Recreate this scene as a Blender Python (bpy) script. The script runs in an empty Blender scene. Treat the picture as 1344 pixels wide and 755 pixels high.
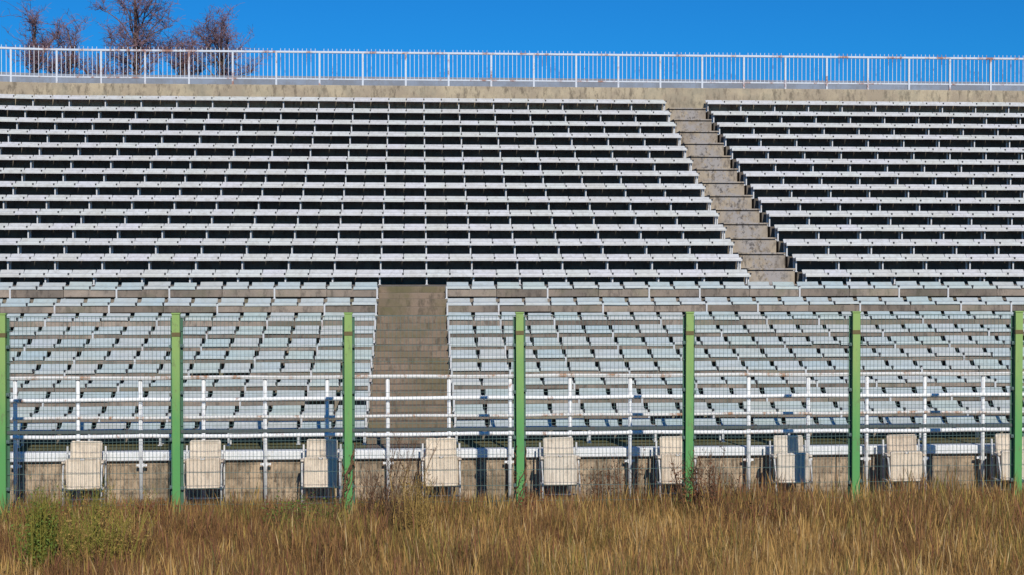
import bpy, math, random
import numpy as np
from mathutils import Vector, Matrix

random.seed(7)
rng = np.random.default_rng(11)
S = bpy.context.scene
R = math.radians

# ------------------------------------------------------------------ camera
cam_d = bpy.data.cameras.new("camera")
cam = bpy.data.objects.new("camera", cam_d)
S.collection.objects.link(cam)
cam.location = (0, 0, 3.4)
cam.rotation_euler = (R(90 - 0.985), 0, R(-3.78))
cam_d.sensor_width = 36
cam_d.lens = 1890 / 1344 * 36
cam_d.clip_end = 5000
S.camera = cam

# ------------------------------------------------------------------ world and sun
SUN_EL, SUN_AZ = R(32), R(10.3)
world = bpy.data.worlds.new("World")
S.world = world
world.use_nodes = True
wn = world.node_tree.nodes
wl = world.node_tree.links
bg = wn["Background"]
sky = wn.new("ShaderNodeTexSky")
sky.sky_type = 'NISHITA'
sky.sun_disc = False
sky.sun_elevation = SUN_EL
sky.sun_rotation = math.pi - SUN_AZ
sky.altitude = 300
sky.air_density = 1.0
sky.dust_density = 0.2
sky.ozone_density = 3.0
tint = wn.new("ShaderNodeMix"); tint.data_type = 'RGBA'; tint.blend_type = 'MULTIPLY'
tint.inputs[0].default_value = 1.0
wl.new(sky.outputs[0], tint.inputs[6])
tint.inputs[7].default_value = (0.05, 0.43, 0.84, 1)
wl.new(tint.outputs[2], bg.inputs[0])
bg.inputs[1].default_value = 0.11

sun_d = bpy.data.lights.new("sun", 'SUN')
sun_d.energy = 4.0
sun_d.angle = R(0.5)
sun_d.color = (1.0, 0.95, 0.86)
sun = bpy.data.objects.new("sun", sun_d)
S.collection.objects.link(sun)
ldir = Vector((-math.sin(SUN_AZ) * math.cos(SUN_EL), math.cos(SUN_AZ) * math.cos(SUN_EL), -math.sin(SUN_EL)))
sun.rotation_euler = ldir.to_track_quat('-Z', 'Y').to_euler()
sun.location = (5, -20, 30)

S.view_settings.view_transform = 'Standard'
S.view_settings.look = 'None'
S.view_settings.exposure = 0.0
S.view_settings.gamma = 1.0

# ------------------------------------------------------------------ materials
def ramp(nt, stops):
    r = nt.nodes.new("ShaderNodeValToRGB")
    el = r.color_ramp.elements
    while len(el) < len(stops):
        el.new(0.5)
    for e, (p, c) in zip(el, stops):
        e.position = p
        e.color = (*c, 1) if len(c) == 3 else c
    return r

def noise(nt, scale, detail=5, rough=0.6, sc=(1, 1, 1), off=(0, 0, 0)):
    g = nt.nodes.new("ShaderNodeNewGeometry")
    m = nt.nodes.new("ShaderNodeMapping")
    m.inputs['Scale'].default_value = sc
    m.inputs['Location'].default_value = off
    n = nt.nodes.new("ShaderNodeTexNoise")
    n.inputs['Scale'].default_value = scale
    n.inputs['Detail'].default_value = detail
    n.inputs['Roughness'].default_value = rough
    nt.links.new(g.outputs['Position'], m.inputs[0])
    nt.links.new(m.outputs[0], n.inputs['Vector'])
    return n.outputs['Fac']

def mixc(nt, fac, a, b, mode='MIX'):
    m = nt.nodes.new("ShaderNodeMix"); m.data_type = 'RGBA'; m.blend_type = mode
    for sock, v in ((m.inputs[0], fac), (m.inputs[6], a), (m.inputs[7], b)):
        if isinstance(v, (int, float)):
            sock.default_value = v
        elif isinstance(v, tuple):
            sock.default_value = (*v, 1)
        else:
            nt.links.new(v, sock)
    return m.outputs[2]

def mrange(nt, v, a, b, c=0.0, d=1.0):
    m = nt.nodes.new("ShaderNodeMapRange")
    nt.links.new(v, m.inputs[0])
    m.inputs[1].default_value = a; m.inputs[2].default_value = b
    m.inputs[3].default_value = c; m.inputs[4].default_value = d
    return m.outputs[0]

def base_mat(name, rough=0.8, spec=0.3):
    m = bpy.data.materials.new(name)
    m.use_nodes = True
    b = m.node_tree.nodes["Principled BSDF"]
    b.inputs['Roughness'].default_value = rough
    b.inputs['Specular IOR Level'].default_value = spec
    return m, m.node_tree, b

def bump(nt, b, h, strength=0.3, dist=0.01):
    n = nt.nodes.new("ShaderNodeBump")
    n.inputs['Strength'].default_value = strength
    n.inputs['Distance'].default_value = dist
    nt.links.new(h, n.inputs['Height'])
    nt.links.new(n.outputs[0], b.inputs['Normal'])

def concrete(name, c1, c2, stain, stain_amt=0.6, moss=None, sc=1.0, streak=True, rnd=0.0):
    m, nt, b = base_mat(name, 0.92, 0.15)
    n1 = noise(nt, 1.3 * sc, 6, 0.65)
    col = mixc(nt, mrange(nt, n1, 0.42, 0.58), c1, c2)
    n2 = noise(nt, 7 * sc, 6, 0.75, (1, 1, 0.35) if streak else (1, 1, 1), (3, 1, 7))
    col = mixc(nt, mrange(nt, n2, 0.5, 0.62, 0, stain_amt), col, stain)
    if moss:
        n3 = noise(nt, 0.9 * sc, 5, 0.7, (1, 1, 1), (9, 4, 2))
        col = mixc(nt, mrange(nt, n3, 0.5, 0.66, 0, 0.7), col, moss)
    if rnd:
        oi = nt.nodes.new("ShaderNodeObjectInfo")
        v = mrange(nt, oi.outputs['Random'], 0, 1, 1 - rnd, 1 + rnd)
        cb = nt.nodes.new("ShaderNodeCombineColor")
        for i in range(3):
            nt.links.new(v, cb.inputs[i])
        col = mixc(nt, 1.0, col, cb.outputs[0], 'MULTIPLY')
    n4 = noise(nt, 60, 3, 0.6)
    col = mixc(nt, mrange(nt, n4, 0.3, 0.7, 0.0, 0.35), col, (c1[0] * .6, c1[1] * .6, c1[2] * .6))
    nt.links.new(col, b.inputs['Base Color'])
    bump(nt, b, n4, 0.5, 0.01)
    return m

M = {}
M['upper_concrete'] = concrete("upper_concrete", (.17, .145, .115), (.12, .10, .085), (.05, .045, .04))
M['aisle_concrete'] = concrete("aisle_concrete", (.42, .345, .255), (.31, .255, .20), (.08, .065, .055), 0.9)
def worn(name, base, xc, half):
    m = base.copy(); m.name = name
    nt = m.node_tree; b = nt.nodes["Principled BSDF"]
    src = b.inputs['Base Color'].links[0].from_socket
    g = nt.nodes.new("ShaderNodeNewGeometry"); sx = nt.nodes.new("ShaderNodeSeparateXYZ")
    nt.links.new(g.outputs['Position'], sx.inputs[0])
    a = nt.nodes.new("ShaderNodeMath"); a.operation = 'SUBTRACT'; nt.links.new(sx.outputs[0], a.inputs[0]); a.inputs[1].default_value = xc
    c = nt.nodes.new("ShaderNodeMath"); c.operation = 'ABSOLUTE'; nt.links.new(a.outputs[0], c.inputs[0])
    w = mrange(nt, c.outputs[0], half * .35, half)
    inv = nt.nodes.new("ShaderNodeMath"); inv.operation = 'SUBTRACT'; inv.inputs[0].default_value = 1; nt.links.new(w, inv.inputs[1])
    n = noise(nt, 4.0, 5, .8, (1, .3, 1), (2, 0, 5))
    sp = mrange(nt, n, .42, .52)
    mu = nt.nodes.new("ShaderNodeMath"); mu.operation = 'MULTIPLY'; nt.links.new(inv.outputs[0], mu.inputs[0]); nt.links.new(sp, mu.inputs[1])
    col = mixc(nt, mu.outputs[0], src, (.33, .30, .28))
    n2 = noise(nt, 9.0, 4, .8, (1, .3, .8), (8, 3, 1))
    mu2 = nt.nodes.new("ShaderNodeMath"); mu2.operation = 'MULTIPLY'; nt.links.new(inv.outputs[0], mu2.inputs[0]); nt.links.new(mrange(nt, n2, .54, .62, 0, .85), mu2.inputs[1])
    col = mixc(nt, mu2.outputs[0], col, (.09, .08, .075))
    nt.links.new(col, b.inputs['Base Color'])
    return m
M['aisle_concrete'] = worn("trodden_aisle_concrete", M['aisle_concrete'], 7.78, .5)
M['lower_aisle'] = concrete("lower_aisle_concrete", (.27, .20, .145), (.20, .155, .105), (.07, .06, .045), 0.7, (.13, .12, .055))
M['parapet'] = concrete("parapet_concrete", (.50, .41, .28), (.36, .29, .21), (.14, .115, .085), 0.85, (.30, .27, .20))
M['lower_concrete'] = concrete("lower_concrete", (.30, .25, .20), (.22, .19, .15), (.07, .06, .05), 0.6, (.14, .14, .07))
M['slab'] = concrete("bench_slab_concrete", (.31, .25, .20), (.22, .185, .155), (.09, .075, .065), 0.7, (.17, .17, .11), rnd=0.3)
M['wall'] = concrete("wall_concrete", (.56, .42, .28), (.29, .22, .15), (.07, .055, .04), 0.9, (.13, .11, .07), sc=2.2)
M['mossy'] = concrete("mossy_concrete", (.20, .18, .09), (.14, .14, .06), (.06, .06, .035), 0.6)
M['pale_kerb'] = concrete("pale_kerb", (.27, .31, .38), (.22, .24, .28), (.2, .2, .2), 0.4)

def seat_mat(name, cols, dirt):
    m, nt, b = base_mat(name, 0.5, 0.4)
    oi = nt.nodes.new("ShaderNodeObjectInfo")
    r = ramp(nt, [(i / max(1, len(cols) - 1), c) for i, c in enumerate(cols)])
    nt.links.new(oi.outputs['Random'], r.inputs[0])
    n = noise(nt, 9, 5, 0.7, (1, 1, 1))
    col = mixc(nt, mrange(nt, n, 0.45, 0.75, 0, 0.7), r.outputs[0], dirt)
    n2 = noise(nt, 1.1, 3, 0.6, (1, 1, 1), (5, 2, 0))
    col = mixc(nt, mrange(nt, n2, 0.4, 0.7, 0, 0.35), col, (.44, .42, .36))
    nt.links.new(col, b.inputs['Base Color'])
    return m
M['seat_upper'] = seat_mat("grey_white_seat_plastic", [(.54, .54, .53), (.57, .555, .575), (.55, .55, .52), (.54, .555, .53), (.58, .58, .57), (.56, .55, .57), (.53, .52, .49)], (.30, .28, .25))
M['seat_lower'] = seat_mat("pale_blue_green_seat_plastic", [(.41, .465, .48), (.38, .46, .455), (.44, .47, .48), (.39, .465, .44), (.45, .465, .46), (.37, .45, .465), (.46, .46, .44)], (.28, .30, .27))

def painted(name, c, rust, amt, sc=5, rough=0.5, lo=0.58, hi=0.66):
    m, nt, b = base_mat(name, rough, 0.4)
    n = noise(nt, sc, 6, 0.75, (1, 1, 0.7))
    n2 = noise(nt, 30, 4, 0.6)
    c0 = mixc(nt, mrange(nt, n2, 0.4, 0.7, 0, .5), c, tuple(x * .72 for x in c))
    col = mixc(nt, mrange(nt, n, lo, hi, 0, amt), c0, rust)
    nt.links.new(col, b.inputs['Base Color'])
    return m
M['white_paint'] = painted("white_rail_paint", (.86, .85, .82), (.33, .13, .05), 0.8)
M['rust_white'] = painted("rust_stained_white_rail_paint", (.76, .73, .68), (.38, .17, .06), 0.85, 2.6, 0.6, 0.53, 0.61)
M['leg_paint'] = painted("seat_leg_paint", (.60, .60, .60), (.30, .16, .09), 0.6)
M['coping'] = painted("white_coping_paint", (.82, .82, .80), (.45, .40, .32), 0.7, 3, 0.8)
M['top_rail'] = painted("top_rail_paint", (.60, .63, .68), (.30, .12, .07), 0.9, 1.9, 0.5, 0.54, 0.62)
M['chair'] = painted("beige_chair_plastic", (.80, .68, .53), (.30, .22, .15), 0.75, 7, 0.6, 0.56, 0.74)
_nt = M['chair'].node_tree; _b = _nt.nodes["Principled BSDF"]
_src = _b.inputs['Base Color'].links[0].from_socket
_oi = _nt.nodes.new("ShaderNodeObjectInfo")
_r = ramp(_nt, [(0, (.80, .74, .70)), (.5, (1, .97, .93)), (1, (.93, .95, .98))]); _nt.links.new(_oi.outputs['Random'], _r.inputs[0])
_n = noise(_nt, 16, 4, .7, (1, 1, .25), (1, 6, 2))
_c = mixc(_nt, 1.0, _src, _r.outputs[0], 'MULTIPLY')
_c = mixc(_nt, mrange(_nt, _n, .5, .72, 0, .45), _c, (.34, .27, .20))
_nt.links.new(_c, _b.inputs['Base Color'])
M['chair_frame'] = painted("chair_frame_paint", (.68, .66, .62), (.30, .16, .10), 0.7, 12)
M['wire'] = painted("fence_wire", (.10, .16, .14), (.16, .12, .08), 0.5)
M['mid_rail'] = painted('dark_mid_rail', (.085, .10, .095), (.10, .07, .05), 0.6)
M['rust'] = painted("rusty_collar", (.15, .11, .04), (.10, .05, .02), 0.6, 20)
M['bolt'] = painted("dark_bolt", (.03, .03, .035), (.05, .03, .02), 0.3)
M['post_back'] = painted("shade_darkened_flange_paint", (.06, .15, .09), (.07, .07, .05), 0.5)  # post green darkened, the front tube's shadow put into the flange colour

m, nt, b = base_mat("green_post_paint", 0.55, 0.4)
g = nt.nodes.new("ShaderNodeNewGeometry")
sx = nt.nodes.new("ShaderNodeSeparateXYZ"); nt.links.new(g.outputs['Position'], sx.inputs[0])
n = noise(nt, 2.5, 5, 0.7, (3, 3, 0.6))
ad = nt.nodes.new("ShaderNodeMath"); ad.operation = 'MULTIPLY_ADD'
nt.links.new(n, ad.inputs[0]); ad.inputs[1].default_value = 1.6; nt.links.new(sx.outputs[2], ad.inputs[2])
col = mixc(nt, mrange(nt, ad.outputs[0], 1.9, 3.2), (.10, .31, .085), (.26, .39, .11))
n2 = noise(nt, 14, 6, 0.8, (1, 1, .5))
col = mixc(nt, mrange(nt, n2, .56, .68, 0, .75), col, (.15, .15, .07))
nt.links.new(col, b.inputs['Base Color'])
M['green_post'] = m

m, nt, b = base_mat("dry_soil", 1.0, 0.1)
n = noise(nt, 1.5, 8, .7)
r = ramp(nt, [(.3, (.05, .035, .02)), (.7, (.14, .10, .055))]); nt.links.new(n, r.inputs[0])
nt.links.new(r.outputs[0], b.inputs['Base Color'])
M['soil'] = m

def attr_mat(name, transl=0.25):
    m, nt, b = base_mat(name, 0.75, 0.2)
    a = nt.nodes.new("ShaderNodeAttribute"); a.attribute_name = "tone"
    nt.links.new(a.outputs['Color'], b.inputs['Base Color'])
    if transl:
        t = nt.nodes.new("ShaderNodeBsdfTranslucent")
        nt.links.new(a.outputs['Color'], t.inputs[0])
        mx = nt.nodes.new("ShaderNodeMixShader"); mx.inputs[0].default_value = transl
        nt.links.new(b.outputs[0], mx.inputs[1]); nt.links.new(t.outputs[0], mx.inputs[2])
        nt.links.new(mx.outputs[0], nt.nodes["Material Output"].inputs[0])
    return m
M['grass'] = attr_mat("dry_grass_blades")

def bark(name, a, c):
    m, nt, b = base_mat(name, 0.9, 0.15)
    n = noise(nt, 4, 6, .7, (1, 1, .3))
    nt.links.new(mixc(nt, mrange(nt, n, .35, .65), a, c), b.inputs['Base Color'])
    return m
M['bark'] = bark("tree_bark", (.13, .085, .06), (.22, .16, .13))
M['twig'] = bark("reddish_twigs", (.27, .16, .17), (.20, .13, .16))
M['weed_stem'] = bark("weed_stem", (.10, .05, .03), (.19, .11, .06))
M['weed_gold'] = bark("weed_gold", (.36, .24, .07), (.24, .15, .05))
M['weed_green'] = bark("weed_green", (.15, .17, .03), (.30, .25, .05))
M['weed_red'] = bark("weed_red", (.22, .09, .04), (.14, .06, .035))
M['weed_leaf_green'] = bark("weed_leaf_green", (.09, .15, .03), (.15, .2, .04))

# ------------------------------------------------------------------ mesh helpers
class MB:
    def __init__(s): s.v = []; s.f = []; s.m = []
    def box(s, x0, x1, y0, y1, z0, z1, mi=0, cham=0.0):
        if cham:
            c = cham
            prof = [(y0 + c, z0), (y1 - c, z0), (y1, z0 + c), (y1, z1 - c), (y1 - c, z1), (y0 + c, z1), (y0, z1 - c), (y0, z0 + c)]
            s.prism(prof, x0, x1, mi); return
        b = len(s.v)
        s.v += [(x, y, z) for x in (x0, x1) for y in (y0, y1) for z in (z0, z1)]
        for q in ((0, 1, 3, 2), (4, 6, 7, 5), (0, 4, 5, 1), (2, 3, 7, 6), (0, 2, 6, 4), (1, 5, 7, 3)):
            s.f.append(tuple(b + i for i in q)); s.m.append(mi)
    def prism(s, prof, x0, x1, mi=0):          # profile in (y,z), extruded along x
        b = len(s.v); n = len(prof)
        s.v += [(x0, y, z) for y, z in prof] + [(x1, y, z) for y, z in prof]
        for i in range(n):
            j = (i + 1) % n
            s.f.append((b + i, b + j, b + n + j, b + n + i)); s.m.append(mi)
        s.f.append(tuple(b + i for i in reversed(range(n)))); s.m.append(mi)
        s.f.append(tuple(b + n + i for i in range(n))); s.m.append(mi)
    def tube(s, pts, rad, n=6, mi=0, cap=True):
        pts = [Vector(p) for p in pts]
        rads = rad if isinstance(rad, (list, tuple)) else [rad] * len(pts)
        rings = []
        for i, p in enumerate(pts):
            a = pts[max(0, i - 1)]; c = pts[min(len(pts) - 1, i + 1)]
            d = (c - a).normalized()
            u = d.cross(Vector((0, 0, 1)) if abs(d.z) < .9 else Vector((1, 0, 0))).normalized()
            w = d.cross(u)
            b = len(s.v)
            for k in range(n):
                t = 2 * math.pi * (k + .5) / n
                s.v.append(tuple(p + rads[i] * (math.cos(t) * u + math.sin(t) * w)))
            rings.append(b)
        for a, b in zip(rings, rings[1:]):
            for k in range(n):
                j = (k + 1) % n
                s.f.append((a + k, a + j, b + j, b + k)); s.m.append(mi)
        if cap:
            s.f.append(tuple(rings[0] + k for k in reversed(range(n)))); s.m.append(mi)
            s.f.append(tuple(rings[-1] + k for k in range(n))); s.m.append(mi)
    def mesh(s, name, mats, smooth=False):
        me = bpy.data.meshes.new(name)
        me.from_pydata(s.v, [], s.f)
        for mm in (mats if isinstance(mats, (list, tuple)) else [mats]):
            me.materials.append(mm)
        me.polygons.foreach_set('material_index', s.m)
        if smooth:
            me.polygons.foreach_set('use_smooth', [True] * len(s.f))
        me.update()
        return me

COL = S.collection
def link(name, data, parent=None, loc=(0, 0, 0), rz=0.0):
    o = bpy.data.objects.new(name, data)
    COL.objects.link(o)
    o.location = loc
    o.rotation_euler = (0, 0, rz)
    if parent is not None:
        o.parent = parent
    return o
def tag(o, label, cat, group=None):
    o['label'] = label; o['category'] = cat
    if group: o['group'] = group
    return o
def rebase(me, org):
    me.transform(Matrix.Translation((-org[0], -org[1], -org[2])))
    return me

# the far left end of the stand curves gently towards the field
X_BEND, K_BEND = -9.5, 0.045
def bendy(x): return -K_BEND * (x - X_BEND) ** 2 if x < X_BEND else 0.0
def bendr(x): return -2 * K_BEND * (x - X_BEND) if x < X_BEND else 0.0
def strip(mb, x0, x1, y0, y1, z0, z1, mi=0, step=0.8, cham=0.0):
    """a long bar along x, following the bend at the left end"""
    xs = [x0]
    while x0 < X_BEND and xs[-1] < min(x1, X_BEND) - 1e-6:
        xs.append(min(xs[-1] + step, min(x1, X_BEND)))
    if xs[-1] < x1 - 1e-6: xs.append(x1)
    c = cham
    prof = [(y0 + c, z0), (y1 - c, z0), (y1, z0 + c), (y1, z1 - c), (y1 - c, z1), (y0 + c, z1), (y0, z1 - c), (y0, z0 + c)] if c else \
           [(y0, z0), (y1, z0), (y1, z1), (y0, z1)]
    n = len(prof); b = len(mb.v)
    for x in xs:
        for y, z in prof: mb.v.append((x, y + bendy(x), z))
    for k in range(len(xs) - 1):
        for i in range(n):
            j = (i + 1) % n
            mb.f.append((b + k * n + i, b + k * n + j, b + (k + 1) * n + j, b + (k + 1) * n + i)); mb.m.append(mi)
    mb.f.append(tuple(b + i for i in reversed(range(n)))); mb.m.append(mi)
    e = b + (len(xs) - 1) * n
    mb.f.append(tuple(e + i for i in range(n))); mb.m.append(mi)

# ------------------------------------------------------------------ row geometry, measured from the photograph
F = 1882.0; H = 3.4; HOR = 345.0
rows = []           # (Y, seat top z, tread z)
up_y = [129.6, 143.9, 158.8, 173.9, 190.2, 206.5, 223.3, 240.2, 257.7, 275.6, 294.2, 313.4, 333.4, 354.0]
for i, y in enumerate(up_y):
    inv = .022095 - .000435 * i
    z = H + (HOR - y) * inv
    rows.append((F * inv, z, z - (.40 if i < 13 else .32)))
lo_y = [370.3, 391.3, 410.4, 427.6, 443.6, 459.4, 476.0, 493.5, 512.0, 531.3, 552.0]
for i, y in enumerate(lo_y):
    inv = .01353 - .0003635 * (i + 15 - 19)
    z = H + (HOR - y) * inv
    rows.append((F * inv, z, z - .32))
TU = .000435 * F; TL = .0003635 * F
T_ = math.tan(R(3.78)); FF = 1890.
def xedge(px, Y):
    u = px - 672
    return Y * (T_ + u / FF) / (1 - T_ * u / FF)
UA0, UA1 = 7.21, 8.42      # upper stairway
LA0, LA1 = -0.74, 0.55     # lower stairway
XL, XR = -15.5, 23.5

# ------------------------------------------------------------------ ground
mb = MB(); mb.v = [(-900, -300, 0), (900, -300, 0), (900, 1500, 0), (-900, 1500, 0)]; mb.f = [(0, 1, 2, 3)]; mb.m = [0]
o = link('ground', mb.mesh('ground', M['soil'])); o['kind'] = 'structure'

# ------------------------------------------------------------------ grandstand
stand = link('grandstand', None, None, (0, 20.7, 0))
tag(stand, 'weathered concrete grandstand terraces with two stairways and a low front wall', 'grandstand')
SO = (0, 20.7, 0)
def spart(name, mb, mat, smooth=False):
    return link(name, rebase(mb.mesh(name, mat, smooth), SO), stand)
# upper terraces: each step is one long concrete piece either side of the stairway
fronts = []
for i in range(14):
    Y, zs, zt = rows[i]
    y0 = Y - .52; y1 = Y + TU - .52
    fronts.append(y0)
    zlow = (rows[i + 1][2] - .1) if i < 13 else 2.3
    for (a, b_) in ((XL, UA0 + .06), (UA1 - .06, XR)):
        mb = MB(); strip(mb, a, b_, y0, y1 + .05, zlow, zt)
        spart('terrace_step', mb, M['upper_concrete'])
# stairway steps of the upper tier, each a block with a proud nosing, and a half step on it
for i in range(14):
    Y, zs, zt = rows[i]
    y0 = Y - .52 - .06
    zt = zs - .325
    mb = MB()
    zlow = (rows[i + 1][2] - .05) if i < 13 else 2.5
    mb.box(UA0 + .03, UA1 - .135, y0 - .006, Y + TU - .45, zlow, zt - .045)
    spart('stair_step', mb, M['aisle_concrete'])
    mb = MB()
    jx = random.uniform(-.035, .02)
    mb.box(UA0 + .026 + jx, UA1 - .11 + jx, y0 - .055, Y + TU - .47, zt - .03, zt + .008, 0, .008)
    spart('stair_tread', mb, M['aisle_concrete'])
# parapet behind the top row, top walkway, pale rear kerb
y0 = rows[0][0] + TU - .52
PZ = 8.524
mb = MB(); strip(mb, XL, XR, y0, y0 + .35, 6.5, PZ, cham=.02); spart('parapet', mb, M['parapet'])
mb = MB(); strip(mb, XL, XR, y0 + .35, y0 + 3.2, 6.5, PZ - .05); spart('top_walkway', mb, M['parapet'])
mb = MB(); strip(mb, XL, XR, y0 + 3.2, y0 + 3.45, 6.5, PZ + .66); spart('rear_kerb', mb, M['pale_kerb'])
mb = MB(); strip(mb, XL, XR, y0 + 3.45, y0 + 3.7, -.5, PZ + .1); spart('rear_wall', mb, M['parapet'])
# middle walkway
yw = rows[14][0] + .26
mb = MB(); mb.box(XL, XR, yw, rows[13][0] - .50, 1.4, rows[13][2] - .006); spart('middle_walkway', mb, M['lower_concrete'])
# lower terraces
WALL_Y = 20.70
for i in range(14, 25):
    Y, zs, zt = rows[i]
    yf = Y + .26 - TL if i < 24 else WALL_Y
    yb = Y + .26
    zlow = (rows[i + 1][2] - .1) if i < 24 else -.3
    for (a, b_) in ((XL, LA0), (LA1, XR)):
        mb = MB(); mb.box(a, b_, yf, yb + .05, zlow, zt)
        spart('terrace_step', mb, M['mossy'] if i == 24 else M['lower_concrete'])
# lower stairway: three risers per two rows of concrete steps
steps = []
for i in range(13, 24):
    za = rows[i][2] if i > 13 else rows[13][2]
    zb = rows[i + 1][2]
    Yb = rows[i + 1][0] + .26
    steps.append((Yb, za))
    steps.append((Yb - TL / 2, (za + zb) / 2))
    # the half step
steps.append((rows[24][0] + .26 - TL, rows[24][2]))
for k in range(len(steps)):
    yf, z = steps[k]
    if k == 0: yb = yf + .4
    else: yb = steps[k - 1][0] + .05
    if k == len(steps) - 1: yf = WALL_Y
    jz = random.uniform(-.006, .006)
    mb = MB()
    mb.box(LA0 + .003, LA1 - .003, yf - .02, yb, z - .6, z + jz + (.004 if k == 0 else 0), 0, .012)
    spart('stair_step', mb, M['lower_aisle'])
# front wall, built of cast panels, with white painted coping pieces
x = XL
zt = rows[24][2]
pan = MB(); pan.box(0, 2.385, 0, .12, -.3, zt - .125, 0, .012)
panm = pan.mesh('wall_panel', M['wall'])
cop = MB(); cop.box(0, 2.394, 0, .2, 0, .125, 0, .012)
copm = cop.mesh('coping', M['coping'])
x = XL
while x < XR:
    link('wall_panel', panm, stand, (x, WALL_Y - .125 - SO[1], 0))
    link('coping', copm, stand, (x, WALL_Y - .205 - SO[1], zt - .12))
    x += 2.4

# ------------------------------------------------------------------ seats
def seat_mesh(name, w, mat, corner, gap, lip=-.155):
    top = [(-.192, lip), (-.19, -.11), (-.178, -.082), (-.15, -.073), (-.06, -.090), (.06, -.088), (.11, -.062), (.150, -.018), (.168, 0.0)]
    th = .016
    und = [(y + .012, z - th) for y, z in top]
    und[-1] = (.178, -.012)
    und[0] = (-.176, lip)
    prof = top + und[::-1]
    n = len(prof)
    mb = MB()
    hw = w / 2 - gap
    for xf in (-1, -.9, -.6, .6, .9, 1):
        e = abs(xf)
        for (y, z) in prof:
            t = max(0, (y + .02) / .19)
            ins = corner * t ** 1.5 if e == 1 else 0
            drop = 0
            if e == 1: drop = -.4 * corner * t ** 2 if t > 0 else -.004
            # slightly dished pan
            dish = -.006 * (1 - xf * xf) if -.12 < y < .1 else 0
            mb.v.append(((xf) * hw - math.copysign(ins, xf), y, z + drop + dish))
    for k in range(5):
        for i in range(n):
            j = (i + 1) % n
            mb.f.append((k * n + i, k * n + j, (k + 1) * n + j, (k + 1) * n + i)); mb.m.append(0)
    mb.f.append(tuple(reversed(range(n)))); mb.m.append(0)
    mb.f.append(tuple(5 * n + i for i in range(n))); mb.m.append(0)
    # fixing bolt heads near the seat joint
    for sx_ in (1,):
        bx = sx_ * (hw + gap) - .004
        b0 = MB()
        b0.box(bx - .016, bx + .016, -.200, -.165, -.106, -.066, 1)
        o = len(mb.v); mb.v += b0.v; mb.f += [tuple(o + q for q in f) for f in b0.f]; mb.m += b0.m
    me = mb.mesh(name, [mat, M['bolt']])
    return me
seat_u = seat_mesh('seat', .5, M['seat_upper'], .008, .0005)
seat_l = seat_mesh('seat', .5, M['seat_lower'], .036, .014, -.130)
leg_m = MB()
leg_m.box(-.015, .015, -.10, -.075, 0, .225)
leg_m.box(-.019, .019, -.075, .13, .195, .225)
leg_m.box(-.03, .03, -.12, -.04, 0, .012)
leg_m.box(-.019, .019, .10, .125, 0, .20)
legme = leg_m.mesh('leg', M['leg_paint'])
leg_h = {}
def leg_for(h):
    h = round(h, 2)
    if h not in leg_h:
        m2 = legme.copy()
        for v in m2.vertices:
            if v.co.z > .02: v.co.z += h - .32
        leg_h[h] = m2
    return leg_h[h]
slab_m = MB(); slab_m.box(.004, .996, -.165, .05, .035, .168, 0, .008)
slabme = slab_m.mesh('concrete_slab', M['slab'])
slab_low = {}
for q_, zb_ in ((14, .035), (15, .06), (16, .08), (17, .115)):
    slab_s = MB(); slab_s.box(.004, .996, -.172, .05, zb_, .186, 0, .008)
    slab_low[q_] = slab_s.mesh('concrete_slab', M['slab'])

ORD = ['topmost', 'second', 'third', 'fourth', 'fifth', 'sixth', 'seventh', 'eighth', 'ninth', 'tenth', 'eleventh', 'twelfth', 'thirteenth', 'fourteenth']
def bench(i, side):
    Y, zs, zt = rows[i]
    upper = i < 14
    vl = xedge(0, Y) - 1.9; vr = xedge(1344, Y) + 1.9
    if upper:
        if side == 'left': xs = []; x = UA0; sgn = -1; lim = vl
        else: x = UA1; sgn = 1; lim = vr
    else:
        if side == 'left': x = LA0; sgn = -1; lim = vl
        else: x = LA1; sgn = 1; lim = vr
    n = int(abs(lim - x) / .5) + 1
    n += n % 2
    org = (x, Y, zt)
    root = link('bench', None, None, org)
    if upper:
        w = ORD[i] if i < 13 else 'lowest'
        lab = f'grey-white seat bench left of the upper stairway, {w} row of the upper tier' if side == 'left' else \
              f'grey-white seat bench right of the upper stairway, {w} row of the upper tier'
        grp = 'seat benches of the upper tier'
    else:
        w = ORD[i - 14] if i < 24 else 'lowest'
        lab = f'pale blue-green seat bench {side} of the lower stairway, {w} row of the lower tier'
        grp = 'seat benches of the lower tier'
    tag(root, lab, 'bench', grp)
    jt = .35 if upper else 1.3
    for k in range(n):
        cx = x + sgn * (k + .5) * .5
        r = bendr(cx)
        s = link('seat', seat_u if upper else seat_l, root,
                 (cx - x + random.uniform(-.003, .003) * jt, bendy(cx) + random.uniform(-.006, .006) * jt, zs - zt + random.uniform(-.005, .005) * jt), r + random.uniform(-.006, .006) * jt)
        s.rotation_euler[0] = random.uniform(-.03, .03) * jt
        s.rotation_euler[1] = random.uniform(-.008, .008) * jt
    for k in range(n // 2 + 1):
        cx = x + sgn * k * 1.0 - (sgn * -.03 if k == 0 else 0)
        link('leg', leg_for(zs - zt), root, (cx - x, bendy(cx) - (.095 if not upper and (k == 0 or (k * 7 + i * 3) % 5 < 3) else 0), 0), bendr(cx) + random.uniform(-.03, .03))
    if not upper and i < 24:
        k0 = 0
        for k in range(n // 2):
            a = x + k if sgn > 0 else x - k - 1
            if i > 18 and random.random() < .06: continue
            s = link('concrete_slab', slab_low[min(i, 17)], root, (a - x, random.uniform(-.008, .008), random.uniform(-.006, .004)))
for i in range(25):
    bench(i, 'left'); bench(i, 'right')

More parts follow.
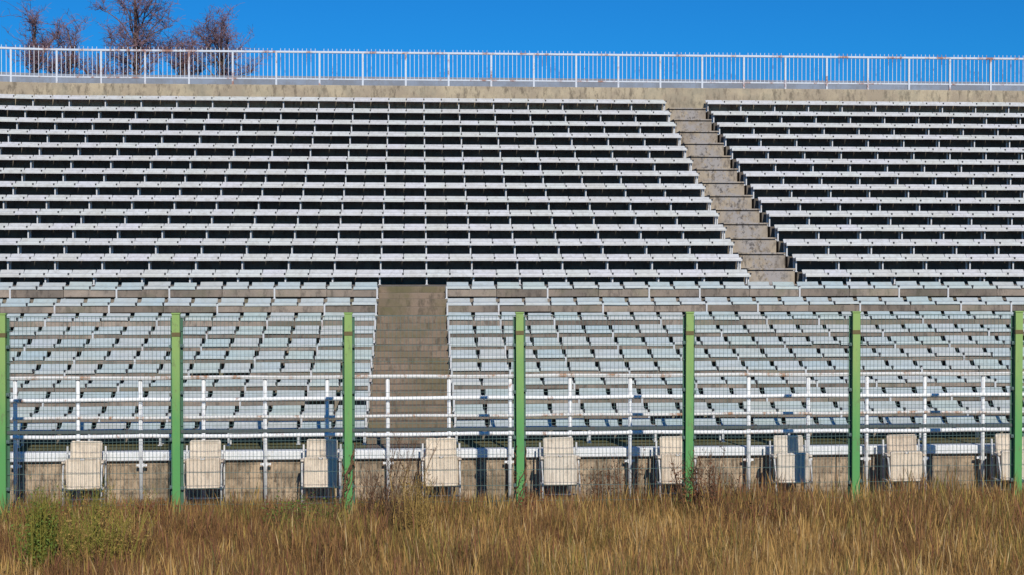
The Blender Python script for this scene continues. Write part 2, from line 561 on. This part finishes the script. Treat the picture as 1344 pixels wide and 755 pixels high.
# ------------------------------------------------------------------ top railing
ry = y0 + .16
tr = link('top_railing', None, None, (0, ry, PZ))
tag(tr, 'white barred railing with rust spots along the top of the grandstand', 'railing')
TO = (0, ry, PZ)
RT, RLo = 9.49, 8.71
for nm, z0, z1, yy in (('top_rail', RT - .03, RT + .03, .03), ('bottom_rail', RLo - .022, RLo + .022, .02)):
    mb = MB(); strip(mb, XL, XR, ry - yy, ry + yy, z0, z1, cham=.008)
    link(nm, rebase(mb.mesh(nm, M['top_rail']), TO), tr)
pm = MB(); pm.box(-.026, .026, -.03, .03, 0, RT - PZ - .03, 0, 0); postme = pm.mesh('post', M['top_rail'])
bm_ = MB(); bm_.box(-.0075, .0075, -.0075, .0075, 0, RT - RLo + .10); balme = bm_.mesh('baluster', M['top_rail'])
px0 = xedge(700.5, ry)
bays = range(int((XL - px0) / 1.243) + 1, int((XR - px0) / 1.243))
bal_x = []
lim0, lim1 = xedge(0, ry) - .3, xedge(1344, ry) + .3
extra = MB()
for k in bays:
    x = px0 + k * 1.243
    link('post', postme, tr, (x, bendy(x), 0), bendr(x))
    for j in range(1, 10):
        xx = x + j * .1243
        if lim0 < xx < lim1:
            link('baluster', balme, tr, (xx, bendy(xx), RLo - PZ), bendr(xx))
        else:
            extra.box(xx - .012, xx + .012, bendy(xx) - .012, bendy(xx) + .012, RLo - PZ, RT - PZ + .07)
o = link('balusters', extra.mesh('balusters', M['top_rail']), tr); o['kind'] = 'stuff'

# ------------------------------------------------------------------ front railing
fy = 20.42
fr = link('front_railing', None, None, (0, fy, 0))
tag(fr, 'white pipe railing with four rails in front of the low concrete wall', 'railing')
mats = [M['rust_white'], M['white_paint'], M['rust_white'], M['white_paint']]
for z, rad, mm in zip((1.788, 1.483, 1.232, .971), (.030, .030, .023, .030), mats):
    mb = MB()
    n = 60
    ph = random.uniform(0, 6)
    pts = [(XL + (XR - XL) * i / n, fy - .03, z + .006 * math.sin(i * 1.7 + ph)) for i in range(n + 1)]
    mb.tube(pts, rad, 8)
    link('rail', rebase(mb.mesh('rail', mm, True), (0, fy, 0)), fr)
pm = MB(); pm.tube([(0, 0, -.1), (0, 0, 1.81)], .029, 8); pfm = pm.mesh('post', M['white_paint'], True)
br = MB(); br.box(-.075, .075, .02, .05, .545, .575); br.box(-.03, .03, -.02, .07, .535, .585)
brm = br.mesh('wall_bracket', M['white_paint'])
k = int((XL - .455) / .862)
while .455 + k * .862 < XR:
    x = .455 + k * .862
    link('post', pfm, fr, (x, 0, 0), 0).rotation_euler[1] = random.uniform(-.004, .004)
    link('wall_bracket', brm, fr, (x, 0, 0))
    k += 1

# ------------------------------------------------------------------ mesh fence
FY = 18.36
fence = link('mesh_fence', None, None, (0, FY, 0))
tag(fence, 'tall wire mesh fence with green steel posts between grass and grandstand', 'fence')
FX = [-5.174 - 2.165, -5.174, -3.023, -.869, 1.32, 3.497, 5.684, 7.845, 10.02]
FH = 2.75
pm = MB()
pm.box(-.048, .048, -.05, .03, -.2, FH, 0, .006)
post_g = pm.mesh('post', M['green_post'])
pm = MB(); pm.box(-.078, .078, .032, .042, -.2, FH - .04); fl_m = pm.mesh('back_flange', M['post_back'])
pm = MB(); pm.box(-.052, .052, -.054, .031, 0, .055, 0, .004); collar_m = pm.mesh('collar', M['rust'])
pm = MB(); pm.box(-.055, .055, -.056, .036, 0, .02, 0, .004); cap_m = pm.mesh('post_cap', M['green_post'])
cl = MB(); cl.box(-.02, .02, .0, .05, -.022, .022, 0, .004); cl.tube([(0, 0, 0), (0, -.012, 0)], .008, 6); clm = cl.mesh('clamp', M['wire'])
for x in FX:
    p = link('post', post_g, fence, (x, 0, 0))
    p.rotation_euler[1] = random.uniform(-.004, .004)
    link('back_flange', fl_m, p)
    link('collar', collar_m, p, (0, 0, 2.47 + random.uniform(-.01, .01)))
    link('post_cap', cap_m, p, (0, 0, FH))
    for zc in (.55, 1.15, 1.75, 2.35):
        for sg in (-1, 1):
            link('clamp', clm, p, (sg * .066, -.022, zc + random.uniform(-.02, .02)))
def wire(mb, p, q, r):
    mb.tube([p, q], r, 4, cap=False)
for a, c in zip(FX, FX[1:]):
    mb = MB()
    w = c - a - .10
    nx = int(w / .05)
    for k in range(nx + 1):
        x = a + .05 + k * w / nx
        wob = random.uniform(-.003, .003)
        mb.tube([(x, FY + .012, .05), (x + wob, FY + .012 + wob, 1.2), (x, FY + .012, FH - .02)], .0026, 4, cap=False)
    z = .15
    while z < FH:
        mb.tube([(a + .04, FY + .004, z), ((a + c) / 2, FY + .004, z + random.uniform(-.008, .002)), (c - .04, FY + .004, z)], .0034, 4, cap=False)
        z += .2
    mb.tube([(a + .04, FY + .004, FH - .025), (c - .04, FY + .004, FH - .025)], .006, 4, cap=False)
    mr = MB(); mr.box(a + .05, c - .05, FY + .02, FY + .045, 1.245, 1.290, 0, .006)
    link('mid_rail', rebase(mr.mesh('mid_rail', M['mid_rail']), (0, FY, 0)), fence)
    o = link('mesh_panel', rebase(mb.mesh('mesh_panel', M['wire']), (0, FY, 0)), fence)
    o['kind'] = 'stuff'

# ------------------------------------------------------------------ tip-up chairs
def rbox(w, h, d, r, name, mat, curve=0.0, seg=4):
    """rounded-corner panel in XZ, thickness along y, with bulged rim"""
    mb = MB()
    out = []
    for cx, cz, a0 in ((w / 2 - r, h / 2 - r, 0), (-w / 2 + r, h / 2 - r, 90), (-w / 2 + r, -h / 2 + r, 180), (w / 2 - r, -h / 2 + r, 270)):
        for k in range(seg + 1):
            a = R(a0 + 90 * k / seg)
            out.append((cx + r * math.cos(a), cz + r * math.sin(a)))
    n = len(out)
    rings = [(.93, -d / 2), (.985, -d / 2 + .008), (1, -d / 2 + .02), (1, d / 2 - .01), (.98, d / 2)]
    for s_, y in rings:
        for (x, z) in out:
            mb.v.append((x * s_, y + curve * (2 * x / w) ** 2, z * s_))
    for k in range(len(rings) - 1):
        for i in range(n):
            j = (i + 1) % n
            mb.f.append((k * n + j, k * n + i, (k + 1) * n + i, (k + 1) * n + j)); mb.m.append(0)
    # front and back faces as fans with one inner ring (slight dish)
    for base, sgn, yy in ((0, 1, -d / 2), ((len(rings) - 1) * n, -1, d / 2)):
        b = len(mb.v)
        for (x, z) in out:
            mb.v.append((x * .8, yy + sgn * .006 + curve * (1.6 * x / w) ** 2, z * .8))
        c = len(mb.v); mb.v.append((0, yy + sgn * .008, 0))
        for i in range(n):
            j = (i + 1) % n
            q = (base + i, base + j, b + j, b + i); t = (b + i, b + j, c)
            if sgn < 0: q = q[::-1]; t = t[::-1]
            mb.f += [q, t]; mb.m += [0, 0]
    return mb.mesh(name, mat)
backm = rbox(.43, .58, .045, .032, 'backrest', M['chair'], -.02)
seatm = rbox(.46, .43, .065, .03, 'seat', M['chair'], -.01)
fm = MB()
fm.tube([(0, -.22, 0), (0, -.20, .40), (0, -.14, .62), (0, .02, .66), (0, .10, .60)], .014, 6)
fm.tube([(0, .10, 0), (0, .10, .60), (0, .12, .86)], .014, 6)
fm.tube([(0, -.20, .30), (0, .10, .30)], .012, 6)
fm.box(-.03, .03, -.26, -.18, -.01, .01)
fm.box(-.03, .03, .06, .14, -.01, .01)
framem = fm.mesh('side_frame', M['chair_frame'], True)
am = MB(); am.box(-.022, .022, -.16, .03, .655, .68, 0, .006); armm = am.mesh('armrest', M['chair'])
sm_ = MB(); sm_.tube([(-.25, .0, .27), (.25, .0, .27)], .013, 6); sm_.tube([(-.26, .10, .12), (.26, .10, .12)], .011, 6)
strm = sm_.mesh('stretcher', M['chair_frame'], True)
hm = MB(); hm.box(-.03, .03, -.012, .0, -.028, -.012); hm.box(-.03, -.02, -.012, 0, -.028, .006); hm.box(.02, .03, -.012, 0, -.028, .006)
handm = hm.mesh('handle', M['chair_frame'])
CY = 20.13
CH = [(108, 'beige tip-up chair by the wall, leftmost, between first and second green posts', 0.02, 0),
      (266, 'beige tip-up chair just right of the second green post from the left', -0.01, 0),
      (421, 'beige tip-up chair with a post shadow across it, left of the third green post', 0.0, 0),
      (579, 'clean beige tip-up chair at the foot of the lower stairway', 0.0, 0),
      (735, 'spotted beige tip-up chair just right of the middle green post', 0.03, 0),
      (889, 'beige tip-up chair half hidden behind the fifth green post from the left', 0.0, 0),
      (1040, 'beige tip-up chair striped by shadow, left of the sixth green post', 0.02, .0),
      (1190, 'leaning beige tip-up chair right of the sixth green post', -0.03, .0),
      (1334, 'beige tip-up chair at the right edge behind the last green post', 0.0, 0)]
for k, (px, lab, rz, off) in enumerate(CH):
    X = xedge(px, CY - .1)
    c = link('tip_up_chair', None, None, (X, CY, 0), rz)
    tag(c, lab, 'chair', 'tip-up chairs along the front wall')
    b_ = link('backrest', backm, c, (0, .085, .645)); b_.rotation_euler[0] = R(-6 + random.uniform(-2, 2))
    s_ = link('seat', seatm, c, (random.uniform(-.006, .006), -.125, .505 + random.uniform(-.008, .008))); s_.rotation_euler[0] = R(-3 + random.uniform(-2, 3))
    s_.rotation_euler[1] = random.uniform(-.03, .03); b_.rotation_euler[1] = random.uniform(-.025, .025)
    link('handle', handm, s_, (0, -.03, .215))
    for sgn in (-1, 1):
        f_ = link('side_frame', framem, c, (sgn * .258, 0, 0))
        link('armrest', armm, f_)
    link('stretcher', strm, c)

# ------------------------------------------------------------------ bare trees behind the stand
def tree(px, Y, h, cr, lab, seed, lean=0.0, dens=1.0, crv=1.6):
    rd = random.Random(seed)
    X = xedge(px, Y)
    root = link('bare_tree', None, None, (X, Y, 0))
    tag(root, lab, 'tree', 'bare trees behind the grandstand')
    tk = MB(); tw = MB()
    rv = crv
    def crooked(mb, p, q, r0, r1, n, sides, amp):
        pts = [p]; L = (q - p).length
        for i in range(1, n):
            t = i / n
            pts.append(p.lerp(q, t) + Vector((rd.gauss(0, amp), rd.gauss(0, amp), rd.gauss(0, amp) + .12 * math.sin(math.pi * t) * L)) * 1.0)
        pts.append(q)
        mb.tube(pts, [r0 + (r1 - r0) * i / n for i in range(n + 1)], sides, cap=False)
        return pts
    def inside():
        while True:
            v = Vector((rd.uniform(-1, 1), rd.uniform(-1, 1), rd.uniform(-1, 1)))
            if .25 < v.length < 1: break
        return Vector((v.x * cr * (1.0 - .25 * max(0, v.z)), v.y * cr, h - rv + v.z * rv))
    top = Vector((rd.uniform(-.2, .2), rd.uniform(-.2, .2), h - rv * .35))
    tp = crooked(tk, Vector((0, 0, 0)), top, .16 * h / 13, .03, 9, 7, .06)
    for i in range(int(15 * dens)):
        e = inside()
        zz = max(h * .25, e.z - rd.uniform(.8, 2.2) - rv * .35)
        t = min(.97, zz / top.z) * 9; k = int(t)
        b0 = tp[k].lerp(tp[k + 1], t - k)
        lp = crooked(tk, b0, e, rd.uniform(.025, .045), .012, 5, 5, .05)
        for j in range(9):
            q0 = rd.choice(lp[1:-1]).lerp(lp[-1], rd.uniform(0, .9))
            q1 = q0 + Vector((rd.gauss(0, .42), rd.gauss(0, .42), rd.uniform(-.05, .75)))
            bp = crooked(tw, q0, q1, .012, .007, 3, 3, .035)
            for m_ in range(12):
                s0 = rd.choice(bp)
                s1 = s0 + Vector((rd.gauss(0, .2), rd.gauss(0, .2), rd.uniform(-.08, .36)))
                crooked(tw, s0, s1, .007, .005, 2, 3, .02)
    link('trunk', tk.mesh('trunk', M['bark']), root)
    link('crown', tw.mesh('crown', M['twig']), root)
    return root
tree(52, 62, 14.0, 1.35, 'low bare tree behind the top railing, leftmost of the bare trees', 3)
tree(93, 64, 14.0, 1.15, 'small bare tree second from the left behind the top railing', 8, dens=.8)
tree(130, 66, 13.4, 1.3, 'faint low bare tree just left of the tallest bare tree', 12, dens=.6)
tree(181, 60, 17.0, 1.7, 'tallest bare reddish tree rising out of the frame behind the railing', 21, dens=2.3, crv=3.6)
tree(240, 64, 13.6, 1.2, 'short bare tree just right of the tallest bare tree', 34)
tree(296, 62, 14.0, 1.75, 'wide bare reddish tree, rightmost of the bare trees behind the railing', 55, dens=1.5)

# ------------------------------------------------------------------ dry grass
def wav(x, y, s=0):
    return (np.sin(x * 1.7 + y * 2.3 + s) + np.sin(x * 3.1 - y * 1.3 + 2.1 * s) + np.sin(x * .71 + y * .53 + 4 * s) + np.sin(x * 5.3 + y * 4.1 + s * .7)) / 4
PAL = np.array([(.58, .36, .12), (.45, .26, .085), (.30, .155, .06), (.16, .085, .04), (.38, .28, .07), (.17, .15, .04), (.26, .11, .06), (.60, .42, .20)])
def blades(N, y0, y1, hf, wf, name, palw, head=False, lean=.35):
    Yb = np.sqrt(rng.uniform(y0 ** 2, y1 ** 2, N))
    Xb = rng.uniform(-.36, .49, N) * (Yb + 1.5)
    hh = hf(Xb, Yb) * rng.uniform(.55, 1.15, N)
    ww = wf * rng.uniform(.6, 1.4, N)
    a = rng.uniform(0, 2 * np.pi, N)
    la = rng.uniform(0, 2 * np.pi, N); lm = hh * rng.uniform(.02, lean, N)
    dx, dy = np.cos(a) * ww / 2, np.sin(a) * ww / 2 * .6
    lx, ly = np.cos(la) * lm, np.sin(la) * lm
    lev = [(0, 1.0, 0), (.4, .9, .18), (.75, .6, .55), (1.0, 0, 1)] if not head else [(0, .5, 0), (.55, .4, .3), (.78, 2.2, .62), (1.0, 0, 1)]
    V = np.zeros((N, 7, 3), np.float32)
    for i, (t, w_, l_) in enumerate(lev[:3]):
        for s_, sg in ((0, -1), (1, 1)):
            V[:, 2 * i + s_, 0] = Xb + lx * l_ + sg * dx * w_
            V[:, 2 * i + s_, 1] = Yb + ly * l_ + sg * dy * w_
            V[:, 2 * i + s_, 2] = hh * t
    V[:, 6, 0] = Xb + lx; V[:, 6, 1] = Yb + ly; V[:, 6, 2] = hh * (1 - .15 * lm / hh)
    tri = np.array([(0, 1, 3), (0, 3, 2), (2, 3, 5), (2, 5, 4), (4, 5, 6)])
    Fc = (np.arange(N)[:, None, None] * 7 + tri[None]).reshape(-1)
    me = bpy.data.meshes.new(name)
    me.vertices.add(N * 7); me.vertices.foreach_set('co', V.reshape(-1))
    nf = N * 5
    me.loops.add(nf * 3); me.loops.foreach_set('vertex_index', Fc.astype(np.int32))
    me.polygons.add(nf); me.polygons.foreach_set('loop_start', np.arange(nf, dtype=np.int32) * 3)
    # colour: which clump it belongs to, then individual
    w1 = wav(Xb, Yb, 1.0); w2 = wav(Xb * 1.3, Yb * .8, 5.0)
    P = palw(Xb, Yb, w1, w2)
    P = P / P.sum(1, keepdims=True)
    cum = P.cumsum(1); u = rng.uniform(0, 1, N)
    idx = np.minimum((u[:, None] > cum).sum(1), len(PAL) - 1)
    c = PAL[idx] * rng.uniform(.75, 1.2, (N, 1))
    C = np.ones((N, 7, 4), np.float32); C[:, :, :3] = c[:, None, :]
    at = me.attributes.new('tone', 'FLOAT_COLOR', 'POINT')
    at.data.foreach_set('color', C.reshape(-1))
    me.materials.append(M['grass'])
    me.update()
    o = link(name, me); o['kind'] = 'stuff'
    o['label'] = 'tall dry golden-brown grass in front of the fence'
    return o
def hf(X, Y):
    h = .38 + .13 * wav(X * .9, Y * .9, 2) + .09 * wav(X * 3.3, Y * 2.7, 6) + .013 * X
    return h * np.where(Y > 18.7, .38, 1.0) * np.clip(1.25 - (Y - 12) * .035, .8, 1.3)
def palw(X, Y, w1, w2):
    N = len(X); P = np.full((N, 8), .12)
    gold = 1 / (1 + np.exp(-(w1 * 8 + wav(X * 2.6, Y * 1.9, 9) * 3 + X * .28 + (16.2 - Y) * .6 - .8)))
    P[:, 0] += .8 * gold; P[:, 1] += .9; P[:, 7] += .35 * gold
    P[:, 2] += 1.3 * (1 - gold); P[:, 3] += 1.3 * (1 - gold); P[:, 6] += .7 * (1 - gold)
    gr = 1 / (1 + np.exp(-(w2 * 7 - 2.0)))
    P[:, 4] += 1.2 * gr; P[:, 5] += 1.1 * gr + .35 * (Y > 17)
    return P
blades(330000, 12.2, 20.35, hf, .0036, 'dry_grass', palw, False, 1.15)
blades(70000, 12.2, 18.8, lambda X, Y: hf(X, Y) * .95, .0034, 'tangled_grass', palw, False, 1.9)
blades(30000, 12.2, 18.6, lambda X, Y: hf(X, Y) * 1.3, .0042, 'grass_seed_heads', palw, True, .25)

# ------------------------------------------------------------------ weeds and bushes
def weed(px, Y, h, w, n, stem, leaf, nleaf, lab, seed, name='weed', lean=0.0, rad=.004, z0=0.0, group=None, cat='weed', leafsz=.02):
    rd = random.Random(seed)
    X = xedge(px, Y)
    root = link(name, None, None, (X, Y, z0))
    tag(root, lab, cat, group)
    st = MB(); lf = MB()
    for k in range(n):
        bx, by = rd.gauss(0, w * .22), rd.gauss(0, w * .2)
        top = Vector((bx * 1.6 + lean * h + rd.gauss(0, w * .18), by * 1.5, h * rd.uniform(.55, 1.0)))
        p0 = Vector((bx, by, 0))
        mid = p0.lerp(top, .5) + Vector((rd.uniform(-.03, .03), 0, .02))
        st.tube([p0, mid, top], [rad, rad * .8, rad * .4], 4, cap=False)
        br = rd.randint(3, 6)
        ends = [top]
        for j in range(br):
            t = rd.uniform(.35, .95)
            q = p0.lerp(top, t)
            e = q + Vector((rd.uniform(-.13, .13) * (w + .35), rd.uniform(-.1, .1), rd.uniform(.05, .2) * h))
            st.tube([q, e], [rad * .6, rad * .3], 3, cap=False); ends.append(e)
            for _ in range(2):
                s_ = q.lerp(e, rd.uniform(.3, 1))
                e2 = s_ + Vector((rd.uniform(-.06, .06), rd.uniform(-.05, .05), rd.uniform(.02, .09)))
                st.tube([s_, e2], [rad * .45, rad * .25], 3, cap=False); ends.append(e2)
        for j in range(nleaf):
            e = rd.choice(ends)
            c = p0.lerp(e, rd.uniform(.45, 1.0)) + Vector((rd.gauss(0, .025), rd.gauss(0, .025), rd.gauss(0, .025)))
            a = Vector((rd.uniform(-1, 1), rd.uniform(-1, 1), rd.uniform(-.6, 1))).normalized()
            b_ = a.cross(Vector((rd.uniform(-1, 1), rd.uniform(-1, 1), rd.uniform(-1, 1)))).normalized()
            sz = leafsz * rd.uniform(.6, 1.3)
            o_ = len(lf.v)
            lf.v += [tuple(c - a * sz), tuple(c + b_ * sz * .45), tuple(c + a * sz), tuple(c - b_ * sz * .45)]
            lf.f.append((o_, o_ + 1, o_ + 2, o_ + 3)); lf.m.append(0)
    link('stem', st.mesh('stem', stem), root)
    if lf.v:
        link('foliage', lf.mesh('foliage', leaf), root)
    return root
weed(50, 15.0, 1.1, .28, 80, M['weed_green'], M['weed_leaf_green'], 22, 'olive green bushy weed in the grass at the lower left corner', 1, 'bush', cat='bush', leafsz=.018)
weed(124, 15.2, 1.08, .62, 70, M['weed_green'], M['weed_gold'], 26, 'yellowish bushy weed right of the olive one, lower left', 2, 'bush', cat='bush', leafsz=.018)
weed(503, 17.2, 1.42, .62, 26, M['weed_stem'], M['weed_stem'], 6, 'tall bare dark weed stalks just right of the third green post', 3, 'weed', lean=.14, rad=.0055)
weed(472, 17.4, 1.1, .2, 12, M['weed_stem'], M['weed_stem'], 4, 'few thin bare stalks leaning at the foot of the third green post', 13, 'weed', lean=.2, rad=.006)
weed(545, 16.2, 1.1, .34, 34, M['weed_gold'], M['weed_gold'], 22, 'golden feathery weed standing below the lower stairway', 4, 'weed', leafsz=.013, rad=.005)
weed(400, 17.3, .62, .6, 60, M['weed_stem'], M['weed_leaf_green'], 40, 'dark green leafy weed left of the third green post', 5, 'weed')
weed(925, 17.9, 1.08, .6, 26, M['weed_stem'], M['weed_red'], 26, 'dark dry branching weed just right of the fifth green post', 6, 'weed', rad=.007)
weed(200, 17.6, .58, .5, 26, M['weed_red'], M['weed_red'], 22, 'rusty red dry weed left of the second green post', 7, 'weed')
weed(800, 19.0, .85, .6, 20, M['weed_stem'], M['weed_red'], 24, 'brown dry weed against the wall between two chairs, right of the stairway', 9, 'weed', rad=.006)
weed(695, 17.9, .62, .35, 18, M['weed_red'], M['weed_red'], 22, 'reddish weed at the foot of the middle green post', 10, 'weed')
weed(985, 16.9, .62, .7, 30, M['weed_stem'], M['weed_red'], 20, 'brown bushy weed below the striped chair, right of centre', 12, 'weed')
weed(1300, 17.4, .62, .6, 28, M['weed_red'], M['weed_red'], 22, 'red-brown dry weed near the right edge under the railing', 14, 'weed')
# dry vine climbing posts
def vine(px_x, lab, seed, zt_):
    rd = random.Random(seed)
    root = link('vine', None, None, (px_x, FY - .06, 0))
    tag(root, lab, 'vine')
    st = MB(); lf = MB()
    for k in range(7):
        pts = []; ph = rd.uniform(0, 6.28); tt = rd.uniform(.6, 1) * zt_
        for j in range(24):
            z = tt * j / 23
            a = ph + z * rd.uniform(4.5, 5.5)
            pts.append((.075 * math.cos(a) + rd.uniform(-.01, .01), .05 + .095 * math.sin(a), z))
        st.tube(pts, .008, 4, cap=False)
        for j in range(26):
            c = Vector(rd.choice(pts[6:])) + Vector((rd.gauss(0, .03), rd.gauss(0, .02), rd.gauss(0, .03)))
            a = Vector((rd.uniform(-1, 1), rd.uniform(-1, 1), rd.uniform(-1, 1))).normalized(); b_ = a.orthogonal().normalized()
            o_ = len(lf.v); sz = .011
            lf.v += [tuple(c - a * sz), tuple(c + b_ * sz * .5), tuple(c + a * sz), tuple(c - b_ * sz * .5)]
            lf.f.append((o_, o_ + 1, o_ + 2, o_ + 3)); lf.m.append(0)
    link('stem', st.mesh('stem', M['weed_stem']), root); link('foliage', lf.mesh('foliage', M['weed_stem']), root)
vine(FX[3], 'dry vine wound round the lower half of the third green post', 4, 1.3)
vine(FX[4], 'thin dry vine wound round the foot of the middle green post', 6, 1.15)
